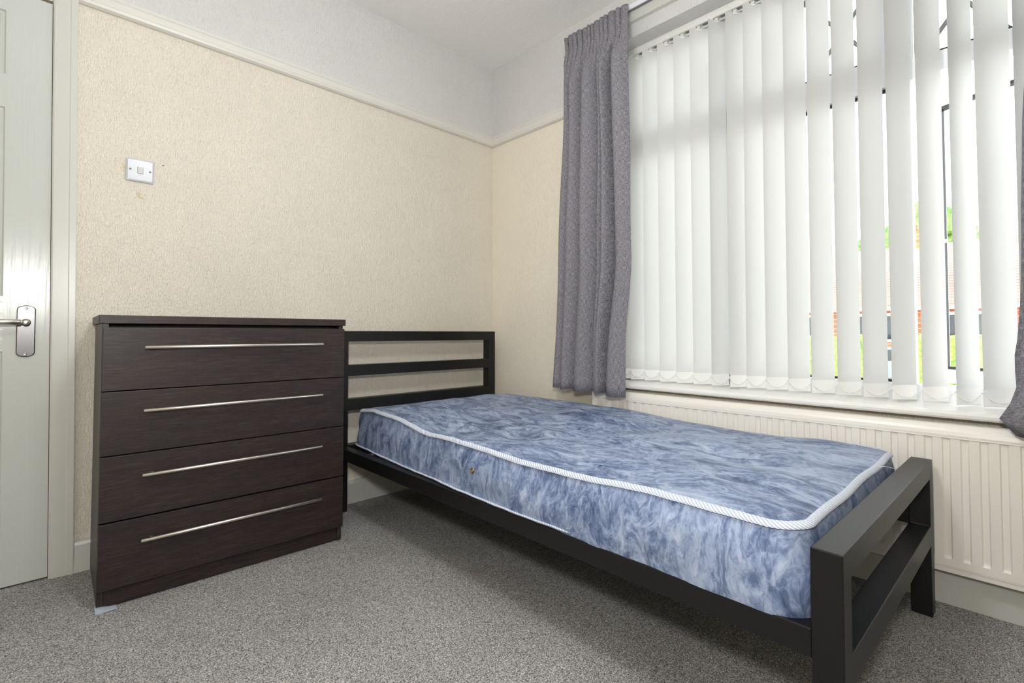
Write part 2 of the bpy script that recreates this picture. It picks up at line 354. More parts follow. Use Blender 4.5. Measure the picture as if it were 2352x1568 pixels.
e = [dl(-DW, 0, .006), dl(0, 0, .006), dl(0, 0, 1.972), dl(-DW, 0, 1.972)]; f_ = [(x, .04, z) for x, y, z in e]
for k in range(4): m.bm.faces.new([m.bm.verts.new(p) for p in (e[k], e[(k+1) % 4], f_[(k+1) % 4], f_[k])])
m.bm.faces.new([m.bm.verts.new(p) for p in f_])
bmesh.ops.remove_doubles(m.bm, verts=m.bm.verts[:], dist=1e-5)
build('door_leaf', m, [M['door'], M['door_rail']], dr, local=True)
# lever handle on a round-ended backplate
cxp, z0, z1, hw = -2.0878, .752, .924, .0228
pl = []
for k in range(13): a = PI*k/12; pl.append((hw*math.cos(a), z1-hw*.62+hw*.62*math.sin(a)))
for k in range(13): a = PI+PI*k/12; pl.append((hw*math.cos(a), z0+hw*.62+hw*.62*math.sin(a)))
m = MB().prism(pl, lambda u, v, e_: (cxp+u, (-.0005, -.006)[e_], v)); plate = build('handle_plate', m, M['steel_plate'], dr, bevel=.0025, seg=3)
for zz in (.914, .7615): build('screw', MB().lathe((cxp, -.0055, zz), (0, -1, 0), [(.0045, 0), (.0042, .0014), (.0016, .0018), (.001, .0002)], 16), M['chrome'], plate)
m = MB().lathe((cxp, -.006, .867), (0, -1, 0), [(.012, 0), (.011, .005), (.008, .010), (.0075, .030), (.0085, .036), (.0095, .044), (.008, .052), (.004, .056)], 24)
m.tube([(cxp-.004, -.047, .867), (cxp-.016, -.047, .867)], .006, 16).tube([(cxp-.012, -.047, .867), (cxp-.013, -.047, .867), (cxp-.06, -.047, .867), (cxp-.118, -.047, .8665), (cxp-.124, -.047, .8665)], [.0075, .0092, .0095, .0092, .006], 20)
build('handle_lever', m, M['steel'], dr)
m = MB().hexa([(-2.0265, -.0045, .764), (-2.0225, -.0045, .764), (-2.0225, .02, .764), (-2.0265, .02, .764)], [(-2.0285, -.0045, .943), (-2.0250, -.0045, .943), (-2.0250, .02, .943), (-2.0285, .02, .943)])
m.box(-2.0262, -2.0190, -.0115, -.004, .80, .90)
build('latch_keep', m, M['screw'], dr, bevel=.001)
# unseen hall wall set tight behind the doorway to block leaking sky light
struct('wall_hall_light_block', MB().box(DX0-.2, DX1+.2, .1205, .15, 0, H), M['plaster_hall'])

# ------------------------------------------------------------------ light switch
sw = thing('light_switch', 'white single-rocker light switch plate on the cream wall', 'light switch', (-1.7915, 0, 1.4465))
pts = []
for (cx_, cz_, a0) in ((.038, .038, 0), (-.038, .038, 90), (-.038, -.038, 180), (.038, -.038, 270)):
    for k in range(6): a = math.radians(a0+18*k); pts.append((cx_+.005*math.cos(a), cz_+.005*math.sin(a)))
m = MB(); prof = [(1, 0), (1, -.0045), (.985, -.007), (.86, -.0085)]
rings = [[m.bm.verts.new((-1.7915+u*q, y, 1.4465+w*q)) for u, w in pts] for q, y in prof]
for a, b in zip(rings, rings[1:]):
    for k in range(len(pts)): m.bm.faces.new((a[k], a[(k+1) % len(pts)], b[(k+1) % len(pts)], b[k]))
m.bm.faces.new(rings[-1]); m.bm.faces.new(rings[0][::-1])
build('face_plate', m, M['switch'], sw)
build('rocker_recess', MB().box(-1.8005, -1.7825, -.0088, -.0080, 1.4335, 1.4595), M['slot'], sw)
build('rocker', MB().hexa([(-1.7995, -.0092, 1.4345), (-1.7835, -.0092, 1.4345), (-1.7835, -.008, 1.4345), (-1.7995, -.008, 1.4345)], [(-1.7995, -.0125, 1.4585), (-1.7835, -.0125, 1.4585), (-1.7835, -.008, 1.4585), (-1.7995, -.008, 1.4585)]), M['rocker'], sw, bevel=.0008)
for dx in (-.0302, .0302): build('screw', MB().lathe((-1.7915+dx, -.0084, 1.4465), (0, -1, 0), [(.0036, 0), (.0034, .001), (.001, .0013), (.0008, .0002)], 14), M['screw'], sw)

# ------------------------------------------------------------------ chest of drawers
CR = -.0185
ch = thing('chest_of_drawers', 'dark wenge chest of four drawers with long steel bar handles', 'chest of drawers', (-1.927, -.384, 0), CR)
W = .771; D = .36
def cb(name, *b, mat='wenge', bevel=.0008, par=None): return build(name, MB().box(*b), M[mat], par or ch, bevel=bevel, local=True)
cb('top', 0, W, -.002, D, .8605, .8865, bevel=.0015)
cb('side_panel', .0085, .0245, .006, D-.006, .012, .8605, mat='wenge_side'); cb('side_panel', W-.0245, W-.0085, .006, D-.006, .003, .8605, mat='wenge_side')
cb('back_panel', .0245, W-.0245, D-.012, D-.008, .02, .8605, mat='dark_board')
cb('plinth', .0248, W-.0248, .010, .026, .004, .0585)
cb('inner_rail', .0248, W-.0248, .05, .065, .80, .8603, mat='dark_board')
hz = [.787, .591, .3925, .1925]
for (a, b), zh in zip(((.6555, .8485), (.4605, .6525), (.2620, .4570), (.0595, .2570)), hz):
    d = cb('drawer', .0095, W-.0085, -.0105, .0055, a, b, bevel=.0012)
    build('drawer_box', MB().box(.03, W-.03, .0058, D-.03, a+.02, b-.035), M['dark_board'], d, local=True)
    m = MB().tube([(.1095, -.036, zh), (.1105, -.036, zh), (.6655, -.036, zh+.002), (.6665, -.036, zh+.002)], [.0045, .0055, .0055, .0045], 16)
    for px in (.137, .638): m.tube([(px, -.0104, zh), (px, -.036, zh)], .0042, 12)
    build('bar_handle', m, M['steel'], d, local=True)
wg = MB().prism([(-1.9215, .0005), (-1.8700, .0005), (-1.8700, .0012), (-1.9215, .0118)], lambda u, v, e: (u, (-.4000, -.362)[e], v))
tag(build('furniture_wedge', wg, M['wedge'], bevel=.0006), 'small pale blue plastic wedge under near corner of dark chest', 'wedge')

# ------------------------------------------------------------------ bed frame, 50 mm square tube
bed = thing('bed_frame', 'black square-tube metal single bed frame standing on grey carpet', 'bed', (-.57, -1.08, 0))
def bb(name, pts_b, z0, z1, bevel=.0022, par=None): return build(name, MB().hexa([(x, y, z0) for x, y in pts_b], [(x, y, z1) for x, y in pts_b]), M['black'], par or bed, bevel=bevel)
HX0, HX1, HYf, HYb = -1.054, -.078, -.110, -.060
q = lambda x0, x1, y0, y1: [(x0, y0), (x1, y0), (x1, y1), (x0, y1)]
def weighted(o, width, free):
    # bevel only real corners; edges lying in a butt joint (free) stay sharp so the joint is flush
    me = o.data; at = me.attributes.new('bevel_weight_edge', 'FLOAT', 'EDGE'); b_ = bmesh.new(); b_.from_mesh(me); b_.edges.ensure_lookup_table()
    for i, e_ in enumerate(b_.edges):
        w_ = 1.0 if len(e_.link_faces) == 2 and e_.calc_face_angle() > .7 else 0.0
        if all(free(o_.co) for o_ in e_.verts): w_ = 0.0
        at.data[i].value = w_
    b_.free(); mo = o.modifiers.new('edge_bevel', 'BEVEL'); mo.width = width; mo.segments = 2; mo.limit_method = 'WEIGHT'
    return o
def leg(pts_b, zj): return weighted(build('leg', MB().hexa([(x, y, 0) for x, y in pts_b], [(x, y, zj) for x, y in pts_b]), M['black'], bed), .002, lambda c: abs(c.z-zj) < 1e-4)
def welded(name, cols, rows_, fill, P0, P1, bevel=.002):
    # a welded tube frame: filled cells of a grid, front and back faces plus rims, one continuous mesh
    m = MB(); bm_ = m.bm; nc, nr = len(cols)-1, len(rows_)-1; V = {}
    def vert(i, j, k):
        if (i, j, k) not in V: V[i, j, k] = bm_.verts.new((P0 if k == 0 else P1)(cols[i], rows_[j]))
        return V[i, j, k]
    on = lambda i, j: 0 <= i < nc and 0 <= j < nr and fill(i, j)
    for i in range(nc):
        for j in range(nr):
            if not on(i, j): continue
            for k in (0, 1): bm_.faces.new([vert(*p, k) for p in ((i, j), (i+1, j), (i+1, j+1), (i, j+1))])
            for (di, dj, a_, b_) in ((-1, 0, (i, j), (i, j+1)), (1, 0, (i+1, j), (i+1, j+1)), (0, -1, (i, j), (i+1, j)), (0, 1, (i, j+1), (i+1, j+1))):
                if not on(i+di, j+dj): bm_.faces.new([vert(*a_, 0), vert(*b_, 0), vert(*b_, 1), vert(*a_, 1)])
    return weighted(build(name, m, M['black'], bed), bevel, lambda c: abs(c.z-rows_[0]) < 1e-4)
welded('headboard', [HX0, HX0+.05, HX1-.05, HX1], [.256, .306, .468, .5208, .6295, .681, .792, .842], lambda i, j: i != 1 or j in (0, 2, 4, 6), lambda c, r: (c, HYf, r), lambda c, r: (c, HYb, r))
leg(q(HX0, HX0+.05, HYf, HYb), .256); leg(q(HX1-.05, HX1, HYf, HYb), .256)
# foot end (turned a touch): outer line from (-1.064,-2.094) to (-.111,-2.1165)
fa = Vector((-1.063, -2.0925)); fb = Vector((-.1105, -2.1160)); fx = (fb-fa).normalized(); fy = Vector((-fx.y, fx.x)); FL = (fb-fa).length
def fq(s0, s1, t0=0, t1=.0505): return [tuple(fa+fx*s+fy*t_) for s, t_ in ((s0, t0), (s1, t0), (s1, t1), (s0, t1))]
def fp(c, t_, r): w_ = fa+fx*c+fy*t_; return (w_.x, w_.y, r)
welded('footboard', [0, .05, FL-.05, FL], [.208, .2635, .400, .451], lambda i, j: i != 1 or j in (0, 2), lambda c, r: fp(c, 0, r), lambda c, r: fp(c, .0505, r))
leg(fq(0, .05), .208); leg(fq(FL-.05, FL), .208)
f1 = fa+fy*.0505; f2 = f1+fx*.04
bb('side_rail', [tuple(f1), tuple(f2), (HX0+.04, HYf), (HX0, HYf)], .2565, .3075)
f3 = fb+fy*.0505; f4 = f3-fx*.04
bb('side_rail', [tuple(f4), tuple(f3), (HX1, HYf), (HX1-.04, HYf)], .2565, .3075)
for k in range(12):
    y = -.22-k*.153
    build('base_slat', MB().box(-1.02, -.13, y-.03, y+.03, .286, .3), M['black'], bed)
for x_, y_ in ((HX0-.001, -.085),): build('bolt', MB().lathe((-1.0535, -.085, .315), (-1, 0, 0), [(.008, 0), (.008, .003), (.004, .005)], 12), M['black'], bed)

# ------------------------------------------------------------------ mattress
mt = thing('mattress', 'thin marbled blue single mattress with white piped edges on the black bed', 'mattress', (-.57, -1.08, .301))
def lerp(x, xs_, ys_):
    if x <= xs_[0]: return ys_[0]
    for a, b, c, d_ in zip(xs_, xs_[1:], ys_, ys_[1:]):
        if x <= b:
            t_ = (x-a)/(b-a); t_ = t_*t_*(3-2*t_)*.5+t_*.5; return c+(d_-c)*t_
    return ys_[-1]
NY = [-2.05, -1.95, -1.72, -1.46, -1.3, -1.1, -.946, -.786, -.541, -.308, -.136, -.1]
NZ = [.468, .467, .470, .456, .455, .462, .464, .457, .482, .485, .467, .460]
FY = [-2.05, -2.0, -1.84, -1.7, -1.55, -1.38, -1.05, -.6, -.31, -.15, -.1]
FZ = [.456, .460, .466, .454, .457, .464, .484, .486, .483, .466, .46]
nearx = lambda y: lerp(y, [-2.05, -1.6, -1.1, -.6, -.14, -.1], [-1.05, -1.045, -1.036, -1.004, -.968, -.966])
FARX = -.118
YH, YT = -.1145, -2.028
def ztop(x, y):
    a = (x-nearx(y))/(FARX-nearx(y)); a = min(1, max(0, a))
    z = lerp(y, NY, NZ)*(1-a)+lerp(y, FY, FZ)*a
    e = min(1, min(a, 1-a)*6); ee = min(1, min(y-YT, YH-y)/.14); e = max(0, min(e, ee))
    z += e*(.010*math.sin(3.1*y+1)*math.sin(2.6*a+.3)+.006*math.sin(9*y+5*a)+.0045*math.sin(17*a+6*y+1.3)+.003*math.sin(23*y-11*a)+.0035*math.sin(31*a-9*y))
    g = math.exp(-((y+.62+.35*(a-.4))/.07)**2)*math.exp(-((a-.5)/.3)**2); z += .010*g
    g = math.exp(-((y+1.0+.5*(a-.4))/.05)**2)*math.exp(-((a-.62)/.22)**2); z += .009*g
    for (yc, ac, sl, w_, hh) in ((-.42, .22, .5, .03, .009), (-.55, .3, .9, .022, .008), (-1.25, .78, .35, .03, .006), (-1.5, .85, .3, .025, .006), (-1.12, .35, .4, .03, .005)):
        z += hh*e*math.exp(-((y-yc+sl*(a-ac))/w_)**2)*math.exp(-((a-ac)/.16)**2)
    return z
# perimeter (counter-clockwise from above), rounded corners
per = []
rc = .06
def arc(cx_, cy_, a0, a1, n=9, rc=.06): return [(cx_+rc*math.cos(math.radians(a0+(a1-a0)*k/n)), cy_+rc*math.sin(math.radians(a0+(a1-a0)*k/n))) for k in range(n+1)]
xnf, xnh = nearx(YT), nearx(YH)
rn = .065
per += arc(xnf+rn, YT+rn, 180, 270, rc=rn)
per += [(xnf+rn+(FARX-xnf-rn-rc)*k/36, YT+.002*math.sin(k*.4)) for k in range(1, 36)]
per += arc(FARX-rc, YT+rc, 270, 360)
per += [(FARX+.003*math.sin(k*.4), YT+rc+(YH-YT-2*rc)*k/70) for k in range(1, 70)]
per += arc(FARX-rc, YH-rc, 0, 90)
per += [(FARX-rc+(xnh-FARX+2*rc)*k/36, YH+.004*math.sin(k*.7)) for k in range(1, 36)]
per += arc(xnh+rc, YH-rc, 90, 180)
for k in range(1, 70):
    y = YH-rc+(YT-YH+rc+rn)*k/70; per.append((nearx(y)+.0015*math.sin(k*.55)+.001*math.sin(k*1.7), y))
NP = len(per)
cxm, cym = sum(p[0] for p in per)/NP, sum(p[1] for p in per)/NP
nrm = []
for i in range(NP):
    a, b = per[i-1], per[(i+1) % NP]; d_ = Vector((b[0]-a[0], b[1]-a[1])).normalized(); nrm.append(Vector((d_.y, -d_.x)))
topz = [ztop(*p) for p in per]
# top panel: rings from edge to the middle
m = MB(); rows = []
for fr in [0, .012, .03, .06, .1, .15, .2, .26, .32, .38, .44, .5, .56, .62, .68, .74, .8, .86, .92, .97]:
    row = []
    for (x, y) in per:
        # shrink toward the bed's long spine so rows stay even
        sy = max(-1.58, min(-.56, y)); sx = cxm
        X = x+(sx-x)*fr; Y = y+(sy-y)*fr
        z = ztop(X, Y)+(.006*min(1, fr/.05))
        row.append((X, Y, z))
    rows.append(row)
m.grid(rows, wrap=True)
bm = m.bm; bm.verts.ensure_lookup_table()
edge = [e_ for e_ in bm.edges if e_.is_boundary and (e_.verts[0].co.xy-Vector((cxm, cym))).length < .7 and abs(e_.verts[0].co.x-cxm) < .04 and abs(e_.verts[1].co.x-cxm) < .04]
bmesh.ops.contextual_create(bm, geom=edge)
bmesh.ops.triangulate(bm, faces=[f for f in bm.faces if len(f.verts) > 4])
for f in bm.faces: f.smooth = True
tp_ = build('top_panel', m, M['tick_top'], mt)
# side panel with slack bulges and creases
ZB = .3055
m = MB(); rows = []; NS = 14
for j in range(NS+1):
    fr = j/NS; row = []
    for i in range(NP+1):
        k = i % NP; (x, y) = per[k]; zt = topz[k]-.004
        s_ = i*.0285
        on = max(0, min(1, (-.25-y)/.3)) if x < -.9 else .4
        bul = math.sin(PI*fr)*(.010+.004*math.sin(s_*2.1))+on*(math.sin(PI*fr)**.7)*(.003*math.sin(s_*9+fr*4)+.002*math.sin(s_*21-fr*7))
        base = .016*(1-fr) if x < -.85 else 0
        if x < -.9 and y < -1.75: bul += .004*math.exp(-((y+1.86+.25*(fr-.6))/.012)**2)*math.sin(PI*fr)
        if x < -.85 and y > -.45: bul += math.sin(PI*fr)*.007*math.sin(y*70+fr*5)*min(1, (y+.45)/.15)
        P = Vector((x, y))+nrm[k]*(bul+base-.003)
        P.x = max(P.x, -1.0655); P.y = max(P.y, -2.0405); P.x = min(P.x, -.104)
        row.append((P.x, P.y, ZB+(zt-ZB)*fr))
    rows.append(row)
m.grid(rows)
build('side_panel', m, M['tick_side'], mt)
m = MB(); m.bm.faces.new([m.bm.verts.new((x, y, ZB+.001)) for x, y in per]); build('underside', m, M['tick_side'], mt)
def tape(name, zf, off, w, h, wob, tilt):
    m = MB(); rows = []; uvs = []; n = 10; dist = 0
    for i in range(NP+1):
        k = i % NP; (x, y) = per[k]; o_ = off(k)
        P = Vector((x, y))+nrm[k]*o_; z = zf(k)+wob*math.sin(i*.31)+.5*wob*math.sin(i*.83+1)
        P.y = max(P.y, -2.040); P.x = min(P.x, -.101)
        if i: dist += (Vector(per[k])-Vector(per[k-1])).length
        r_ = []; u_ = []
        for q_ in range(n+1):
            a = 2*PI*q_/n; du = w*math.cos(a); dv = h*math.sin(a)
            ou = du*math.cos(tilt)+dv*math.sin(tilt); ov = -du*math.sin(tilt)+dv*math.cos(tilt)
            Q = P+nrm[k]*ou; r_.append((Q.x, Q.y, z+ov)); u_.append((dist, q_/n*.05))
        rows.append(r_); uvs.append(u_)
    m.grid(rows, uvs); return build(name, m, M['tape'], mt)
tape('piping', lambda k: topz[k]+(.001 if per[k][0] < -.15 or per[k][1] < -1.9 or per[k][1] > -.2 else -.006), lambda k: -.004, .0092, .0040, .0006, .65)
tape('piping', lambda k: ZB+.006, lambda k: ((.012 if per[k][1] > -1.45 else max(-.012, .012-.16*(-1.45-per[k][1]))) if per[k][0] < -.85 else .0), .010, .0038, .0008, -.3)
ey = build('vent_eyelet', MB().lathe((-1.0495, -1.085, .3925), (-1, 0, .05), [(.009, 0), (.0098, .002), (.008, .0042), (.005, .0036), (.005, .001)], 24), M['brass'], mt)
build('eyelet_mesh', MB().lathe((-1.0508, -1.085, .3925), (-1, 0, .05), [(.005, 0), (.0045, .0018), (.001, .002)], 16), M['brass_in'], ey)
build('loose_thread', MB().tube([(-.40, -2.034, .466), (-.385, -2.045, .4675), (-.37, -2.055, .463), (-.352, -2.063, .4575), (-.335, -2.062, .462), (-.325, -2.058, .466)], .0007, 6), M['thread'], mt)

# ------------------------------------------------------------------ radiator
rd = thing('radiator', 'cream enamel single panel radiator on the wall below window', 'radiator', (-.07, -1.7, .11))
RY0, RY1 = -.838, -2.70; RXF = -.0865; RXB = -.042; RZ0, RZ1 = .128, .545
m = MB()
pitch = .0413; half = pitch/2; rows = []
prof = [(0, 0), (.006, 0), (.0095, .005), (.0225, .005), (.026, 0)]
ys = []
y = RY0-.012
while y-pitch > RY1+.012:
    for o_, d_ in prof: ys.append((y-o_, d_))
    y -= pitch
ys.append((y, 0)); ylast = y
lev = [(RZ0, 0, .006), (RZ0+.003, 0, .001), (RZ0+.010, 0, 0), (.1570, 0, 0), (.1595, .35, 0), (.1640, .8, 0), (.170, 1, 0), (.5130, 1, 0), (.5155, .8, 0), (.5170, 0, 0), (.5180, 0, -.0015), (.5260, 0, -.002), (.5370, 0, 0), (.5450, 0, .004), (.5525, 0, .010), (.5565, 0, .018), (.5570, 0, RXB-RXF)]
rows = [[(RXF+d_*a+off, yy, z) for yy, d_ in [(RY0, 0)]+ys+[(RY1, 0)]] for z, a, off in lev]
m.grid(rows, smooth=False)
m.box(RXF+.0125, RXB, RY1+.001, RY0-.001, RZ0+.002, RZ1-.004)
rp = build('panel', m, M['radiator'], rd)
for yy in (RY0, RY1): build('side_cap', MB().box(RXF-.001, RXB, yy-.003, yy+.003, RZ0, .557), M['radiator'], rd, bevel=.002)
build('top_seam', MB().box(RXF-.0022, RXF+.004, RY1, RY0, .5165, .519), M['radiator'], rd, bevel=.0008)
build('bottom_seam', MB().box(RXF+.004, RXB-.004, RY1, RY0, RZ0-.012, RZ0+.001), M['radiator'], rd, bevel=.001)
for yy in (-1.15, -2.25): build('wall_bracket', MB().box(RXB, -.0005, yy-.015, yy+.015, .2, .5), M['radiator'], rd)

# ------------------------------------------------------------------ window sill board, reveal, window
nose = [(.20, .5955), (-.048, .5955), (-.058, .5925), (-.0635, .586), (-.0625, .578), (-.056, .5722), (-.03, .5722), (.20, .5722)]
struct('trim_6', MB().prism(nose, lambda u, v, e: (u, (WY0+.0005, WY1-.0005)[e], v) if u > 0 else (u, (WY0+.05, WY1-.05)[e], v)), M['sill'])
win = thing('window_1', 'white framed window with leaded diamond fanlights behind the blind', 'window', (.19, -1.75, .6)); win['kind'] = 'structure'; del win['category']
FX0, FX1 = .165, .225
m = MB()
fr_ = lambda y0, y1, z0, z1, x0=FX0, x1=FX1: m.box(x0, x1, min(y0, y1), max(y0, y1), z0, z1)
fr_(WY0, WY0-.05, WZ0+.02, WZ1); fr_(WY1, WY1+.05, WZ0+.02, WZ1); fr_(WY0, WY1, WZ1-.05, WZ1); fr_(WY0, WY1, WZ0+.02, .652)
fr_(-1.992, -2.052, .6, 1.74); fr_(-1.968, -2.062, 1.7345, WZ1); fr_(WY0, -1.975, 1.7345, 1.845); fr_(-2.06, WY1, 1.738, 1.808); fr_(-1.40, -1.45, .6, WZ1)
build('window_frame', m, M['pvc'], win, bevel=.003)
def pane(name, y0, y1, z0, z1, x=.195, lat=False):
    p = build(name, MB().box(x, x+.004, y1, y0, z0, z1), M['glass'], win)
    g = MB()
    for a, b, c, d_ in ((y0, y0-.008, z0, z1), (y1+.008, y1, z0, z1), (y0, y1, z0, z0+.010), (y0, y1, z1-.012, z1)): g.box(x-.012, x-.001, min(a, b), max(a, b), c, d_)
    build('gasket', g, M['gasket'], p)
    if lat:
        g = MB(); w_, h_ = .26, .36
        def clip(pa, pb):
            t0, t1 = 0, 1; dy, dz = pb[0]-pa[0], pb[1]-pa[1]
            for pp, qq in ((-dy, pa[0]-y1), (dy, y0-pa[0]), (-dz, pa[1]-z0), (dz, z1-pa[1])):
                if pp == 0: continue
                r_ = qq/pp
                if pp < 0: t0 = max(t0, r_)
                else: t1 = min(t1, r_)
            return None if t0 >= t1 else [(pa[0]+dy*t_, pa[1]+dz*t_) for t_ in (t0, t1)]
        for k in range(-8, 12):
            for sg in (1, -1):
                yb = y0-k*w_/1; c = clip((yb, z0-.02), (yb-sg*w_*3, z0-.02+h_*3))
                if c: g.tube([(x-.003, c[0][0], c[0][1]), (x-.003, c[1][0], c[1][1])], .0075, 6)
        build('lead_lattice', g, M['lead'], p)
pane('pane', -1.455, -1.991, .654, 1.7325); pane('pane', WY0-.052, -1.395, .654, 1.7325)
pane('pane', -1.455, -1.967, 1.847, WZ1-.052, lat=True); pane('pane', WY0-.052, -1.395, 1.847, WZ1-.052, lat=True); pane('pane', -2.064, WY1+.052, 1.810, WZ1-.052, lat=True)
# opening casement, hinged on the right jamb and standing open
HG = Vector((.20, -2.60)); OA = math.radians(24); ca, sa = math.cos(OA), math.sin(OA)
def op(t_, n_, z): return (HG.x+sa*t_+ca*n_, HG.y+ca*t_-sa*n_, z)
SW = .595; SZ0, SZ1 = .645, 1.742
def obox(mb, t0, t1, z0, z1, n0, n1): mb.hexa([op(t0, n0, z0), op(t1, n0, z0), op(t1, n1, z0), op(t0, n1, z0)], [op(t0, n0, z1), op(t1, n0, z1), op(t1, n1, z1), op(t0, n1, z1)])
m = MB(); obox(m, 0, .058, SZ0, SZ1, -.02, .03); obox(m, SW-.058, SW, SZ0, SZ1, -.02, .03); obox(m, .058, SW-.058, SZ1-.052, SZ1, -.02, .03); obox(m, .058, SW-.058, SZ0, SZ0+.052, -.02, .03)
sash = build('opening_sash', m, M['pvc'], win, bevel=.003)
m = MB(); obox(m, .058, SW-.058, SZ0+.052, SZ1-.052, .004, .008); build('pane', m, M['glass'], sash)
m = MB(); obox(m, .058, .070, SZ0+.052, SZ1-.052, -.022, .003); obox(m, SW-.07, SW-.058, SZ0+.052, SZ1-.052, -.022, .003); obox(m, .07, SW-.07, SZ1-.064, SZ1-.052, -.022, .003); obox(m, .07, SW-.07, SZ0+.052, SZ0+.062, -.022, .003)
build('gasket', m, M['gasket'], sash)
m = MB(); obox(m, SW-.085, SW-.058, 1.170, 1.183, -.03, -.018); build('restrictor', m, M['pvc'], sash, bevel=.001)

# ------------------------------------------------------------------ vertical blind
vb = thing('vertical_blind', 'white vertical blind of turned fabric slats hanging in the window', 'blind', (.107, -1.75, WZ1))
HB = 2.2400
m = MB().prism([(.0850, HB), (.0850, HB+.022), (.0865, WZ1-.0005), (.1285, WZ1-.0005), (.130, HB), (.121, HB), (.121, HB+.012), (.094, HB+.012), (.094, HB)], lambda u, v, e: (u, (WY0-.002, WY1+.03)[e], v))
hr = build('headrail', m, M['headrail'], vb)
YS = [-.868, -.949, -1.029, -1.110, -1.194, -1.275, -1.357, -1.438, -1.512, -1.586, -1.666, -1.749, -1.830, -1.913, -1.992, -2.075, -2.155, -2.229, -2.312, -2.392, -2.472, -2.55]
AN = [46, 46, 45, 45, 47, 44, 60, 48, 46, 46, 47, 46, 48, 45, 49, 48, 53, 27, 40, 46, 46, 46]
HWs = .0445; ZT, ZBs = 2.2345, .6005
# one slat: slightly bowed fabric with a stitched weight pocket
def slat_mesh(bow, sag=0):
    m = MB(); rows = []
    for z in [ZBs, ZBs+.004, .63, .655, .657, .7, .9, 1.1, 1.3, 1.5, 1.7, 1.9, 2.1, 2.19, ZT]:
        r_ = []
        for k in range(13):
            s_ = -1+2*k/12
            b_ = bow*(1-s_*s_)
            wz = (z-.6)/1.62; b_ += sag*math.sin(PI*wz)*(s_+.3)
            if z <= .655: b_ *= .3
            r_.append((s_*HWs, b_, z-ZT))
        rows.append(r_)
    m.grid(rows); return m
prot = None; slats = []
hang_bm = None
for i, (y0_, an) in enumerate(zip(YS, AN)):
    a = math.radians(an); yc = y0_-.0445*math.cos(math.radians(44))
    if prot is None:
        sl = build('slat', slat_mesh(.0035), M['slat'], None, local=True, fixn=False); prot = sl
        p1 = MB().box(-.0435, .0435, -.0012, .0012, ZBs-ZT+.002, .652-ZT)
        pk = build('bottom_weight', p1, M['bead'], None, local=True); pk.parent = sl; 
        h1 = MB().tube([(0, 0, .006), (0, 0, -.004)], .003, 8).box(-.009, .009, -.0015, .0015, -.010, -.003)
        hg = build('hanger', h1, M['bead'], None, local=True); hg.parent = sl
        kids = [pk, hg]
    else:
        sl = prot.copy(); COL.objects.link(sl)
        if an in (27, 60): sl.data = (lambda ob: ob)(None) or sl.data
        for c_ in kids:
            cc = c_.copy(); COL.objects.link(cc); cc.parent = sl
    sl.parent = vb; sl.location = (0, yc+1.75, ZT-WZ1)
    # local +x runs from the room-side edge to the window-side edge
    sl.rotation_euler = (math.radians(random.uniform(-.12, .12)), math.radians(random.uniform(-.1, .1)), math.atan2(-math.cos(a), math.sin(a)))
    slats.append((yc, a))
# headrail carriers and the bead chain linking the bottom weights
for i, (yc, a) in enumerate(slats):
    build('carrier', MB().box(.096, .119, yc+.012, yc+.034, HB-.001, HB+.008).box(.101, .113, yc-.008, yc+.008, HB-.006, HB+.008), M['headrail'], hr, bevel=.001)
    build('carrier_slot', MB().box(.0965, .1185, yc+.036, yc+.064, HB+.003, HB+.009), M['slot'], hr)
for (yc, a), (yd, b) in zip(slats, slats[1:]):
    P = Vector((.107-HWs*math.sin(a)-.001, yc+HWs*math.cos(a), .643)); Q = Vector((.107-HWs*math.sin(b)-.001, yd+HWs*math.cos(b), .643)); m = MB()
    m.lathe((P.x+.004, P.y, .643), (-1, 0, 0), [(.003, 0), (.003, .006), (.001, .008)], 8)
    n = 22; pts = []
    for k in range(n+1):
        t_ = k/n; p = P.lerp(Q, t_); p.z -= .027*(1-(2*t_-1)**2); p.x -= .006*math.sin(PI*t_); pts.append(p)
    m.tube(pts, .0008, 5)
    for p in pts[1:-1]: m.lathe(p-Vector((0, 0, .0013)), (0, 0, 1), [(.0009, -.0007), (.0021, .0003), (.0021, .0022), (.0009, .0033)], 6)
    build('bead_chain', m, M['bead'], vb)

# ------------------------------------------------------------------ curtain batten and track
struct('trim_7', MB().prism([(0, 2.338), (-.017, 2.342), (-.019, 2.347), (-.019, 2.412), (-.016, 2.416), (0, 2.416)], lambda u, v, e: (u, (-.60, -2.95)[e], v)), M['trim'])
ct = thing('curtain_track', 'white plastic curtain track on the batten above the window', 'curtain track', (-.03, -1.75, 2.39))
build('rail', MB().prism([(-.0195, 2.390), (-.034, 2.390), (-.036, 2.393), (-.036, 2.412), (-.033, 2.416), (-.0195, 2.416)], lambda u, v, e: (u, (-.62, -2.93)[e], v)), M['track'], ct)
build('glider_channel', MB().box(-.032, -.024, -2.9, -.64, 2.386, 2.3899), M['slot'], ct)
